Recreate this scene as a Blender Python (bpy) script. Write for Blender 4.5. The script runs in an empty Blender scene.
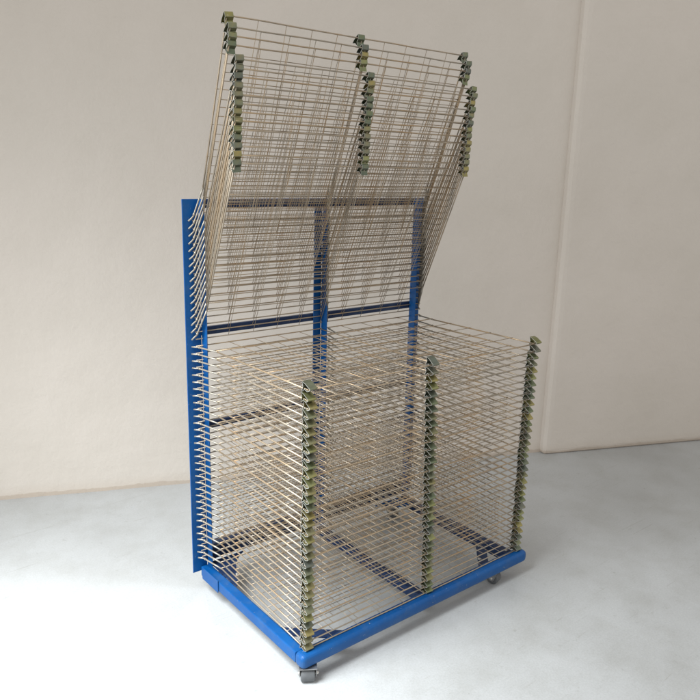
import bpy, bmesh, math, random
from mathutils import Vector, Matrix
random.seed(7)
rad = math.radians
scn = bpy.context.scene
col = scn.collection

# ---------------------------------------------------------------- dimensions (metres)
W, D = 1.047, 0.634          # hinge line width, shelf depth
INS, ARM = 0.0175, 0.110     # the grid is a little narrower than the frame; length of the rear arms
PITCH, Z0 = 0.025, 1.36      # hinge pitch, height of the top hinge
N, NUP = 50, 17              # shelves, shelves swung up
def zh(i): return Z0 - i * PITCH

# ---------------------------------------------------------------- materials
def new_mat(name):
    m = bpy.data.materials.new(name); m.use_nodes = True
    nt = m.node_tree
    return m, nt, nt.nodes['Principled BSDF']
def node(nt, typ, **kw):
    n = nt.nodes.new(typ)
    for k, v in kw.items(): setattr(n, k, v)
    return n
def noise(nt, scale, detail=4, rough=.55, coord='Object', stretch=None):
    tc = node(nt, 'ShaderNodeTexCoord'); nz = node(nt, 'ShaderNodeTexNoise')
    nz.inputs['Scale'].default_value = scale; nz.inputs['Detail'].default_value = detail
    nz.inputs['Roughness'].default_value = rough
    if stretch:
        mp = node(nt, 'ShaderNodeMapping'); mp.inputs['Scale'].default_value = stretch
        nt.links.new(tc.outputs[coord], mp.inputs[0]); nt.links.new(mp.outputs[0], nz.inputs['Vector'])
    else:
        nt.links.new(tc.outputs[coord], nz.inputs['Vector'])
    return nz
def ramp(nt, fac, stops, interp='LINEAR'):
    r = node(nt, 'ShaderNodeValToRGB'); cr = r.color_ramp; cr.interpolation = interp
    while len(cr.elements) > 1: cr.elements.remove(cr.elements[-1])
    cr.elements[0].position = stops[0][0]; cr.elements[0].color = (*stops[0][1], 1)
    for p, c in stops[1:]:
        e = cr.elements.new(p); e.color = (*c, 1)
    nt.links.new(fac, r.inputs[0]); return r
def bump(nt, b, height, strength, dist):
    bp = node(nt, 'ShaderNodeBump'); bp.inputs['Strength'].default_value = strength
    bp.inputs['Distance'].default_value = dist
    nt.links.new(height, bp.inputs['Height']); nt.links.new(bp.outputs[0], b.inputs['Normal']); return bp
def mixc(nt, fac, a, b, mode='MIX', f=None):
    m = node(nt, 'ShaderNodeMix', data_type='RGBA', blend_type=mode)
    if f is not None: m.inputs[0].default_value = f
    else: nt.links.new(fac, m.inputs[0])
    nt.links.new(a, m.inputs[6]); nt.links.new(b, m.inputs[7]); return m.outputs[2]

def mat_paint(dark=False):
    m, nt, b = new_mat('blue_enamel_darkened' if dark else 'blue_enamel')  # dark copy: look of parts seen through the wires, put into the colour
    b.inputs['Specular IOR Level'].default_value = .3
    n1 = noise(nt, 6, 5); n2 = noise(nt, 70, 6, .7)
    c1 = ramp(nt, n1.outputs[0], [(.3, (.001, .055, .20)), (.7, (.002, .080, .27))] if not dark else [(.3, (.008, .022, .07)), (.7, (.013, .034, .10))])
    chips = ramp(nt, n2.outputs[0], [(.0, (0, 0, 0)), (.655, (0, 0, 0)), (.69, (1, 1, 1))])
    n5 = noise(nt, 16, 6, .75); worn = ramp(nt, n5.outputs[0], [(.50, (0, 0, 0)), (.75, (.38, .38, .38))])
    gr = node(nt, 'ShaderNodeRGB'); gr.outputs[0].default_value = (.07, .12, .19, 1)
    c1o = mixc(nt, worn.outputs[0], c1.outputs[0], gr.outputs[0])
    dust = node(nt, 'ShaderNodeRGB'); dust.outputs[0].default_value = (.22, .25, .28, 1)
    nt.links.new(mixc(nt, chips.outputs[0], c1o, dust.outputs[0]), b.inputs['Base Color'])
    rr = ramp(nt, n1.outputs[0], [(.3, (.32,)*3), (.7, (.5,)*3)])
    nt.links.new(rr.outputs[0], b.inputs['Roughness'])
    bump(nt, b, n2.outputs[0], .12, .002)
    return m
def mat_wire():
    m, nt, b = new_mat('zinc_wire')
    oi = node(nt, 'ShaderNodeObjectInfo'); n1 = noise(nt, 9, 4)
    c1 = ramp(nt, n1.outputs[0], [(.28, (.25, .215, .175)), (.5, (.40, .345, .275)), (.66, (.40, .30, .195)), (.8, (.24, .16, .09))])
    c2 = ramp(nt, oi.outputs['Random'], [(0, (.85, .85, .84)), (.5, (1, .98, .95)), (1, (1.0, .86, .68))])
    nt.links.new(mixc(nt, None, c1.outputs[0], c2.outputs[0], 'MULTIPLY', 1.0), b.inputs['Base Color'])
    b.inputs['Metallic'].default_value = .55; b.inputs['Roughness'].default_value = .42
    return m
def mat_arm():
    m, nt, b = new_mat('zinc_rod')
    n1 = noise(nt, 14, 4)
    c1 = ramp(nt, n1.outputs[0], [(.3, (.16, .145, .12)), (.55, (.33, .30, .25)), (.75, (.24, .18, .11))])
    nt.links.new(c1.outputs[0], b.inputs['Base Color'])
    b.inputs['Metallic'].default_value = .5; b.inputs['Roughness'].default_value = .36
    return m
def mat_clip():
    m, nt, b = new_mat('passivated_zinc_sheet')
    oi = node(nt, 'ShaderNodeObjectInfo'); n1 = noise(nt, 38, 3)
    tint = ramp(nt, oi.outputs['Random'],
                [(0, (.13, .14, .13)), (.15, (.15, .18, .12)), (.3, (.22, .23, .11)), (.45, (.31, .26, .11)),
                 (.6, (.15, .17, .13)), (.72, (.26, .24, .13)), (.86, (.17, .175, .15)), (1, (.26, .27, .13))])
    br = ramp(nt, n1.outputs[0], [(.3, (.66, .68, .66)), (.55, (1.0, 1.0, .94)), (.75, (1.25, 1.08, .75))])
    nt.links.new(mixc(nt, None, tint.outputs[0], br.outputs[0], 'MULTIPLY', 1.0), b.inputs['Base Color'])
    b.inputs['Metallic'].default_value = .7; b.inputs['Roughness'].default_value = .3
    return m
def mat_floor():
    m, nt, b = new_mat('cement_floor')
    n1 = noise(nt, .9, 5, .55); n2 = noise(nt, 5, 8, .7); n3 = noise(nt, 150, 5, .7); n6 = noise(nt, 26, 6, .75)
    c1 = ramp(nt, n1.outputs[0], [(.32, (.375, .378, .375)), (.5, (.425, .432, .432)), (.68, (.475, .485, .49))])
    c2 = ramp(nt, n2.outputs[0], [(.35, (.91, .905, .89)), (.55, (1, 1, 1)), (.75, (1.03, 1.03, 1.03))])
    c3 = ramp(nt, n3.outputs[0], [(.3, (.88, .88, .87)), (.6, (1, 1, 1))])
    c4 = ramp(nt, n6.outputs[0], [(.28, (.80, .79, .76)), (.40, (1, 1, 1))])       # small grey stains
    x = mixc(nt, None, c1.outputs[0], c2.outputs[0], 'MULTIPLY', 1.0)
    x = mixc(nt, None, x, c4.outputs[0], 'MULTIPLY', 1.0)
    # thin scuffs
    tc = node(nt, 'ShaderNodeTexCoord'); mp = node(nt, 'ShaderNodeMapping'); mp.inputs['Rotation'].default_value = (0, 0, .6); mp.inputs['Scale'].default_value = (1.2, 24, 1)
    ns = node(nt, 'ShaderNodeTexNoise'); ns.inputs['Scale'].default_value = 3; ns.inputs['Detail'].default_value = 5; ns.inputs['Distortion'].default_value = .6
    nt.links.new(tc.outputs['Object'], mp.inputs[0]); nt.links.new(mp.outputs[0], ns.inputs['Vector'])
    sc = ramp(nt, ns.outputs[0], [(.0, (1, 1, 1)), (.665, (1, 1, 1)), (.70, (.90, .89, .87))])
    x = mixc(nt, None, x, sc.outputs[0], 'MULTIPLY', 1.0)
    nt.links.new(mixc(nt, None, x, c3.outputs[0], 'MULTIPLY', 1.0), b.inputs['Base Color'])
    rr = ramp(nt, n2.outputs[0], [(.3, (.36,)*3), (.7, (.6,)*3)])
    nt.links.new(rr.outputs[0], b.inputs['Roughness'])
    b.inputs['Specular IOR Level'].default_value = .35
    ad = node(nt, 'ShaderNodeMath', operation='ADD'); nt.links.new(n3.outputs[0], ad.inputs[0]); nt.links.new(n6.outputs[0], ad.inputs[1])
    bump(nt, b, ad.outputs[0], .22, .0025)
    return m
def mat_wall(name, k):
    m, nt, b = new_mat(name)
    n1 = noise(nt, .8, 4, .5); n2 = noise(nt, 3.2, 8, .65); n3 = noise(nt, 70, 6, .65); n4 = noise(nt, 3.5, 6, .6)
    c1 = ramp(nt, n1.outputs[0], [(.3, (.60*k, .55*k, .49*k)), (.7, (.64*k, .58*k, .52*k))])
    c2 = ramp(nt, n2.outputs[0], [(.3, (.975, .972, .965)), (.6, (1, 1, 1))])
    x = mixc(nt, None, c1.outputs[0], c2.outputs[0], 'MULTIPLY', 1.0)
    # chipped spots
    n7 = noise(nt, 13, 7, .8); ch = ramp(nt, n7.outputs[0], [(.0, (1, 1, 1)), (.70, (1, 1, 1)), (.725, (.86, .84, .80))])
    x = mixc(nt, None, x, ch.outputs[0], 'MULTIPLY', 1.0)
    # plaster browner and darker towards the floor, with an uneven edge
    tc = node(nt, 'ShaderNodeTexCoord'); sp = node(nt, 'ShaderNodeSeparateXYZ'); nt.links.new(tc.outputs['Object'], sp.inputs[0])
    nz = noise(nt, 7, 6, .7)
    h = node(nt, 'ShaderNodeMath', operation='MULTIPLY_ADD'); h.inputs[1].default_value = -.035
    nt.links.new(nz.outputs[0], h.inputs[0]); nt.links.new(sp.outputs[2], h.inputs[2])
    dr = ramp(nt, h.outputs[0], [(.0, (.80, .75, .70)), (.004, (.95, .93, .91)), (.05, (1, 1, 1))])
    x = mixc(nt, None, x, dr.outputs[0], 'MULTIPLY', 1.0)
    nt.links.new(x, b.inputs['Base Color'])
    b.inputs['Roughness'].default_value = .72
    ad = node(nt, 'ShaderNodeMath', operation='MULTIPLY_ADD'); ad.inputs[1].default_value = .10
    nt.links.new(n3.outputs[0], ad.inputs[0]); nt.links.new(n4.outputs[0], ad.inputs[2])
    bump(nt, b, ad.outputs[0], .5, .018)
    return m
def mat_plain(name, c, rough, metal=0):
    m, nt, b = new_mat(name)
    n1 = noise(nt, 40, 4)
    r = ramp(nt, n1.outputs[0], [(.3, tuple(v*.7 for v in c)), (.7, c)])
    nt.links.new(r.outputs[0], b.inputs['Base Color'])
    b.inputs['Roughness'].default_value = rough; b.inputs['Metallic'].default_value = metal
    return m
BLUE_DARKENED = mat_paint(True); PAINT, WIRE, ROD, CLIP = mat_paint(), mat_wire(), mat_arm(), mat_clip()
FLOOR, WALL, PIL = mat_floor(), mat_wall('painted_plaster', 1.0), mat_wall('painted_plaster_pillar', .98)
RUBBER = mat_plain('grey_rubber', (.115, .12, .125), .6)
STEEL = mat_plain('galvanised_steel', (.38, .38, .38), .36, .8)
EDGE = mat_plain('cut_sheet_edge', (.62, .62, .58), .3, .5)
BOLT = mat_plain('bolt_zinc', (.62, .60, .56), .35, .7)

# ---------------------------------------------------------------- mesh helpers
def tube(bm, pts, r, sides=7, cap=True):
    pts = [Vector(p) for p in pts]; rings = []
    for i, p in enumerate(pts):
        if i == 0: t = pts[1] - p
        elif i == len(pts) - 1: t = p - pts[i-1]
        else: t = (pts[i+1] - p).normalized() + (p - pts[i-1]).normalized()
        t.normalize()
        a = Vector((0, 0, 1)) if abs(t.z) < .9 else Vector((1, 0, 0))
        u = t.cross(a).normalized(); v = t.cross(u).normalized()
        rings.append([bm.verts.new(p + r*(math.cos(k*2*math.pi/sides)*u + math.sin(k*2*math.pi/sides)*v)) for k in range(sides)])
    for a, b in zip(rings, rings[1:]):
        for k in range(sides):
            f = bm.faces.new((a[k], a[(k+1) % sides], b[(k+1) % sides], b[k])); f.smooth = True
    if cap:
        bm.faces.new(rings[0][::-1]); bm.faces.new(rings[-1])
def box(bm, x0, x1, y0, y1, z0, z1, bev=0, seg=2):
    t = bmesh.new(); bmesh.ops.create_cube(t, size=1)
    for v in t.verts:
        v.co = Vector((x0 + (v.co.x+.5)*(x1-x0), y0 + (v.co.y+.5)*(y1-y0), z0 + (v.co.z+.5)*(z1-z0)))
    if bev: bmesh.ops.bevel(t, geom=t.edges[:], offset=bev, segments=seg, affect='EDGES', profile=.6)
    me = bpy.data.meshes.new('tmp'); t.to_mesh(me); t.free(); bm.from_mesh(me); bpy.data.meshes.remove(me)
def prism(bm, poly, z0, z1):
    a = [bm.verts.new((x, y, z0)) for x, y in poly]; b = [bm.verts.new((x, y, z1)) for x, y in poly]
    n = len(poly)
    for k in range(n): bm.faces.new((a[k], a[(k+1) % n], b[(k+1) % n], b[k]))
    bm.faces.new(a[::-1]); bm.faces.new(b)
def lathe_x(bm, prof, cx, cy, cz, seg=24, axis='X'):
    """prof: list of (along, radius)"""
    rings = []
    for a, r in prof:
        ring = []
        for k in range(seg):
            t = 2*math.pi*k/seg; c, s = r*math.cos(t), r*math.sin(t)
            ring.append(bm.verts.new((cx+a, cy+c, cz+s) if axis == 'X' else (cx+c, cy+s, cz+a)))
        rings.append(ring)
    for p, q in zip(rings, rings[1:]):
        for k in range(seg):
            f = bm.faces.new((p[k], p[(k+1) % seg], q[(k+1) % seg], q[k])); f.smooth = True
    bm.faces.new(rings[0][::-1]); bm.faces.new(rings[-1])
def obj(name, bm, mat, parent=None, loc=(0, 0, 0), rot=(0, 0, 0), smooth_angle=None):
    bmesh.ops.recalc_face_normals(bm, faces=bm.faces[:])
    me = bpy.data.meshes.new(name); bm.to_mesh(me); bm.free(); me.materials.append(mat)
    o = bpy.data.objects.new(name, me); col.objects.link(o)
    o.location = loc; o.rotation_euler = rot
    if parent: o.parent = parent
    return o

# ---------------------------------------------------------------- setting
bm = bmesh.new()
bmesh.ops.create_grid(bm, x_segments=2, y_segments=2, size=7)
fl = obj('floor', bm, FLOOR); fl['kind'] = 'structure'; fl['label'] = 'pale grey mottled cement floor'

# wall line through (0.048,1.022) and (2.18,0.106)
p0 = Vector((.048, 1.022, 0)); p1 = Vector((2.18, .106, 0)); wd = (p1-p0).normalized()
ang = math.atan2(wd.y, wd.x); L0 = (p1-p0).length
bm = bmesh.new(); t = bmesh.new()
nx, nz = 90, 36
gv = [[bm.verts.new((-4 + 11*i/nx, .0015*math.sin(i*1.7+j*.6)*random.random(), -.01 + 4.2*j/nz)) for i in range(nx+1)] for j in range(nz+1)]
for j in range(nz):
    for i in range(nx):
        f = bm.faces.new((gv[j][i], gv[j][i+1], gv[j+1][i+1], gv[j+1][i])); f.smooth = True
# thickness behind
tb = [bm.verts.new(c) for c in ((-4, .2, -.01), (7, .2, -.01), (7, .2, 4.19), (-4, .2, 4.19))]
bm.faces.new(tb)
bm.faces.new((gv[nz][0], gv[nz][nx], tb[2], tb[3]))
bm.faces.new((gv[0][0], gv[nz][0], tb[3], tb[0])); bm.faces.new((gv[0][nx], gv[nz][nx], tb[2], tb[1]))
wall = obj('wall', bm, WALL, loc=p0, rot=(0, 0, ang)); wall['kind'] = 'structure'; wall['label'] = 'beige painted plaster wall'
bm = bmesh.new()
box(bm, L0 - .005, L0 + 3.2, -.045, .08, -.01, 4.18, .040, 3)
pl = obj('pillar', bm, PIL, wall)

# ---------------------------------------------------------------- the rack
rack = bpy.data.objects.new('drying_rack', None); col.objects.link(rack)
rack['label'] = 'screen printing drying rack on casters, blue frame, stacked wire shelves swung partly up'
rack['category'] = 'drying rack'

def angle_post(x_web0, x_web1, x_fl, z0, z1):
    bm = bmesh.new()
    box(bm, x_web0, x_web1, .006, .010, z0, z1, .001, 1)            # web behind the hinges
    box(bm, x_fl, x_fl + .004, -.030, .0055, z0, z1 - .0005, .001, 1)    # flange toward the shelves
    return bm
frame = rack
o = obj('upright', angle_post(-.036, .022, .0225, .075, 1.430), PAINT, frame)
o = obj('upright', angle_post(.498, .533, .5335, .10, 1.400), PAINT, frame)
o = obj('upright', angle_post(1.006, 1.060, 1.001, .10, 1.430), PAINT, frame)
for (za, zb, th) in ((1.400, 1.429, .022), (.967, .995, .016), (.622, .648, .016)):
    bm = bmesh.new(); box(bm, .004, 1.056, .0125, .0125+th, za, zb, .002, 1); obj('crossbar', bm, BLUE_DARKENED, frame)
bm = bmesh.new(); box(bm, .010, 1.050, .0125, .05, .0995, .162, .004, 2); obj('crossbar', bm, BLUE_DARKENED, frame)
# perforated hinge strips: a bolt column on each upright
base = rack
YF = -D - .002
bm = bmesh.new(); box(bm, -.012, W+.020, YF-.024, YF+.024, .055, .1025, .0205, 6)
obj('front_rail', bm, PAINT, base)
def rail(name, x0, x1, y0=YF+.0245, y1=.004, z0=.056, z1=.094, bev=.004, m=None):
    bm = bmesh.new(); box(bm, x0, x1, y0, y1, z0, z1, bev, 2); return obj(name, bm, m or PAINT, base)
rail('side_rail', -.006, .030); rail('side_rail', W-.058, W-.018, m=BLUE_DARKENED); rail('middle_rail', .522, .556, z1=.090, m=BLUE_DARKENED)
bm = bmesh.new(); box(bm, -.010, -.0065, -.130, -.012, .052, .100, .001, 1); obj('joining_plate', bm, PAINT, base)
# corner plates
arc = [(.0305, .004), (.180, .004), (.152, -.012), (.128, -.034), (.106, -.062), (.087, -.095), (.070, -.130), (.052, -.165), (.0305, -.195)]
bm = bmesh.new(); prism(bm, arc, .0945, .0985); obj('corner_plate', bm, BLUE_DARKENED, base)
arc2 = [(W-.0585, .004), (W-.20, .004), (W-.17, -.02), (W-.0585, -.11)]
bm = bmesh.new(); prism(bm, arc2, .0885, .0925); obj('corner_plate', bm, PAINT, base)
def brace(xa, ya, xb, yb, w):
    a = Vector((xa, ya)); b = Vector((xb, yb)); n = (b-a).orthogonal().normalized()*w
    bm = bmesh.new(); prism(bm, [tuple(a), tuple(b), tuple(b+n), tuple(a+n)], .084, .088)
    return obj('corner_brace', bm, BLUE_DARKENED, base)
o = brace(W-.0585, -.455, .835, YF+.0245, .040)
bm = bmesh.new()
o2 = brace(.0305, -.47, .19, YF+.0245, -.040)
for (bx, by, bz) in ((.880, -.575, .088), (.955, -.505, .088), (W-.04, -.600, .0945), (.105, -.06, .0985), (.07, -.13, .0985), (.925, -.02, .0925)):
    bm = bmesh.new(); lathe_x(bm, [(-.001, .007), (.004, .007), (.0055, .004)], bx, by, bz, 6, 'Z'); obj('bolt', bm, BOLT, base)

# casters
def caster(x, y, rz, top, R_=.0215, hw=.015):
    c = bpy.data.objects.new('caster', None); col.objects.link(c); c.parent = rack
    c.location = (x, y, 0); c.rotation_euler = (0, 0, rz)
    bm = bmesh.new()
    lathe_x(bm, [(-hw, R_*.5), (-hw+.0006, R_-.004), (-hw+.002, R_-.0012), (-hw+.005, R_), (hw-.005, R_), (hw-.002, R_-.0012), (hw-.0006, R_-.004), (hw, R_*.5)], 0, 0, R_, 32)
    obj('wheel', bm, RUBBER, c)
    bm = bmesh.new(); lathe_x(bm, [(-hw-.0015, .005), (-hw-.0008, .009), (hw+.0008, .009), (hw+.0015, .005)], 0, 0, R_, 20); obj('hub', bm, STEEL, c)
    bm = bmesh.new(); f = hw + .0022
    for s in (-1, 1):
        prf = [(-.011, R_-.004), (-.006, R_-.009), (.004, R_-.009), (.010, R_-.004), (.022, top-.016), (.024, top-.007), (-.018, top-.007), (-.017, top-.016)]
        xs = (f*s, (f+.0022)*s)
        a = [bm.verts.new((xs[0], p, q)) for p, q in prf]; b = [bm.verts.new((xs[1], p, q)) for p, q in prf]
        n = len(prf)
        for k in range(n): bm.faces.new((a[k], a[(k+1) % n], b[(k+1) % n], b[k]))
        bm.faces.new(a); bm.faces.new(b[::-1])
    box(bm, -f-.0022, f+.0022, -.018, .024, top-.0068, top-.0045, .0008, 1)
    lathe_x(bm, [(top-.0045, .018), (top-.003, .020), (top-.0022, .015)], 0, .004, 0, 20, 'Z')
    obj('fork', bm, STEEL, c)
    bm = bmesh.new(); lathe_x(bm, [(-f-.0062, .0035), (-f-.005, .0066), (-f-.0021, .0066), (f+.0021, .0066), (f+.005, .0066), (f+.0095, .0035)], 0, 0, R_+.002, 6); obj('axle_bolt', bm, BOLT, c)
    bm = bmesh.new(); box(bm, -.028, .028, -.022, .030, top-.002, top, .0006, 1); obj('mounting_plate', bm, STEEL, c)
    return c
caster(.022, -.640, rad(-33), .0545, .0240, .0225)
caster(.915, -.622, rad(15), .0545, .0245, .018)
caster(.947, -.002, rad(-30), .0585, .0275, .019)
caster(.075, -.040, rad(60), .0555, .026)

# ---- shelves
def jit(s): return random.uniform(-s, s)
def make_shelf(i, theta):
    xl, xr = INS, W - INS
    sag = .003 + abs(jit(.006)) if theta < .2 else .0
    fr = jit(.0018)
    def P(x, y):          # small bends and sag of the real wires
        d = -y / D; w = (x-xl)/(xr-xl)
        return (x, y, -sag*math.sin(math.pi*min(1, max(0, d)))*math.sin(math.pi*min(1, max(0, w)))*1.2)
    bm = bmesh.new()
    # outer edges
    for x in (xl, xr):
        s = 1 if x == xl else -1
        tube(bm, [P(x, -ARM), P(x + jit(.001), -.3), P(x + jit(.001), -.48), P(x, -D)], .0026, 7)
    # hinge wire and front wire
    tube(bm, [(-.004, 0, 0), (W*.25, 0, jit(.0008)), (W*.5, 0, 0), (W*.75, 0, jit(.0008)), (W+.004, 0, 0)], .0021, 7)
    tube(bm, [P(xl, -D)] + [P(xl + (xr-xl)*k/8 , -D + jit(.0012)) for k in range(1, 8)] + [P(xr, -D)], .0023, 7)
    # cross wires, laid on top of the lengthways ones
    for k in range(1, 6):
        y = -ARM - (D-ARM)*(k-1)/5 + jit(.002)
        tube(bm, [(p[0], p[1], p[2]+.0030) for p in [P(xl-.002 + (xr-xl+.004)*t/8, y + jit(.001)) for t in range(9)]], .0019 if k == 1 else .00125, 6)
    for k in range(1, 10):
        x = xl + .005 + (xr-xl-.005)*k/10 + jit(.002)
        bow = jit(.0035)
        r = .0018 if k == 5 else .00105
        tube(bm, [P(x + bow*math.sin(math.pi*t/5), -D*t/5) for t in range(6)], r, 6)
    sh = obj('wire_shelf', bm, WIRE, rack, loc=(jit(.0012), 0, zh(i)), rot=(-theta, 0, 0))
    if i < NUP: sh['label'] = 'wire shelf swung up on its rear hinge'
    # rear arms
    for (xa, xb) in ((-.019, xl), (W+.012, xr), (.560, .5235)):
        bm = bmesh.new()
        sg = 1 if xa < xb else -1
        pa = Vector((xa, .001, 0)); pb = Vector((xa + sg*.009, -.008 + jit(.001), jit(.001))); pc = Vector((xa + sg*.016, -.016, 0)); pd = Vector((xb, -ARM-.004, 0))
        if xa == .560: pb, pc = pa.lerp(pd, .1), pa.lerp(pd, .2)
        rr = .0030 if xa != .560 else .0028
        tube(bm, [pa, pb, pc, pc.lerp(pd, .5), pd], rr, 8)
        tube(bm, [pc.lerp(pd, .02), pc.lerp(pd, .10)], rr + .0014, 8)
        obj('hinge_arm', bm, ROD, sh)
    # bent sheet clips on the front wire
    mx = .5085 + .034*(max(0, i-NUP)/32) if i >= NUP else .524
    h = .0262 if i >= NUP else .0262
    for xc in (xl + .008, mx, xr - .001 + (.012 if i in (17, 18) else 0)):
        wdt = .028
        prof = [(-.006, .0004), (.001, .0022), (.0085, .0075), (.0090, .0100), (.0040, .0165), (-.0020, .0215), (-.006, .0248), (-.022, .0240), (-.0225, .0015), (-.0062, .0000)]
        prof = [(-.001, .0008), (.0095, .0052), (.0112, .0080), (.0090, .0105), (-.001, .0160), (-.010, .0218), (-.022, .0255), (-.0185, .0125), (-.0240, -.0032), (-.0120, .0055), (-.0012, .0010)]
        k = h/.025
        bm = bmesh.new()
        rows = []
        for u, v in prof:
            rows.append([bm.verts.new((xx, -u, v*k-.004)) for xx in (-wdt/2, 0, wdt/2)])
        for r0, r1 in zip(rows, rows[1:]):
            for q in range(2):
                bm.faces.new((r0[q], r0[q+1], r1[q+1], r1[q]))
        o = obj('clip', bm, CLIP, sh, loc=(xc + jit(.0016), -D + jit(.002), jit(.0006)), rot=(jit(.09), jit(.03), jit(.11)))
        md = o.modifiers.new('t', 'SOLIDIFY'); md.thickness = .0016; md.offset = 0; md.material_offset_rim = 1; o.data.materials.append(EDGE)
    return sh
upang = [71.0, 69.0, 69.3, 69.6] + [65.3, 65.4, 65.6, 65.8, 66.0, 66.1, 66.3, 66.5, 66.7, 66.9, 67.0, 67.2, 67.3]
zf = lambda i: .9323 + (.1050-.9323)*(i-17)/32
for i in range(N):
    if i < NUP: th = rad(upang[i] + jit(.22))
    else: th = -math.asin((zh(i) - zf(i))/D) + rad(jit(.10))
    if i == 17: th += rad(.25)
    make_shelf(i, th)

# ---------------------------------------------------------------- light
w = bpy.data.worlds.new('World'); scn.world = w; w.use_nodes = True
bgn = w.node_tree.nodes['Background']; bgn.inputs[0].default_value = (1.0, .985, .96, 1); bgn.inputs[1].default_value = .82
def area(name, loc, target, sx, sy, power, colr, spread=180):
    l = bpy.data.lights.new(name, 'AREA'); l.shape = 'RECTANGLE'; l.size = sx; l.size_y = sy
    l.energy = power; l.color = colr; l.spread = rad(spread)
    o = bpy.data.objects.new(name, l); col.objects.link(o); o.location = loc
    o.rotation_euler = (Vector(target)-Vector(loc)).to_track_quat('-Z', 'Y').to_euler()
    return o
area('window_light', (-2.7, -.1, 1.6), (.1, -.45, .2), 1.7, 1.9, 26, (.90, .96, 1.0), 95)
area('door_light', (-1.6, -.6, 2.7), (-.6, -.55, 0), 1.3, 1.3, 44, (.92, .97, 1.0), 75)

# ---------------------------------------------------------------- camera
yaw, pit, rol, f = .6825, .2444, .0250, 720.19
fw = Vector((math.sin(yaw)*math.cos(pit), math.cos(yaw)*math.cos(pit), -math.sin(pit)))
r0 = Vector((math.cos(yaw), -math.sin(yaw), 0)); u0 = r0.cross(fw)
r2 = r0*math.cos(rol) + u0*math.sin(rol); u2 = -r0*math.sin(rol) + u0*math.cos(rol)
cam = bpy.data.cameras.new('camera'); cam.sensor_width = 36; cam.lens = f/700*36; cam.clip_end = 100; cam.clip_start = .05
co = bpy.data.objects.new('camera', cam); col.objects.link(co)
M = Matrix((r2, u2, -fw)).transposed().to_4x4(); M.translation = (-1.1043, -2.1925, 1.5333)
co.matrix_world = M
scn.camera = co
scn.render.resolution_x = scn.render.resolution_y = 1024
scn.view_settings.view_transform = 'Standard'; scn.view_settings.look = 'None'
scn.view_settings.exposure = 0; scn.view_settings.gamma = 1
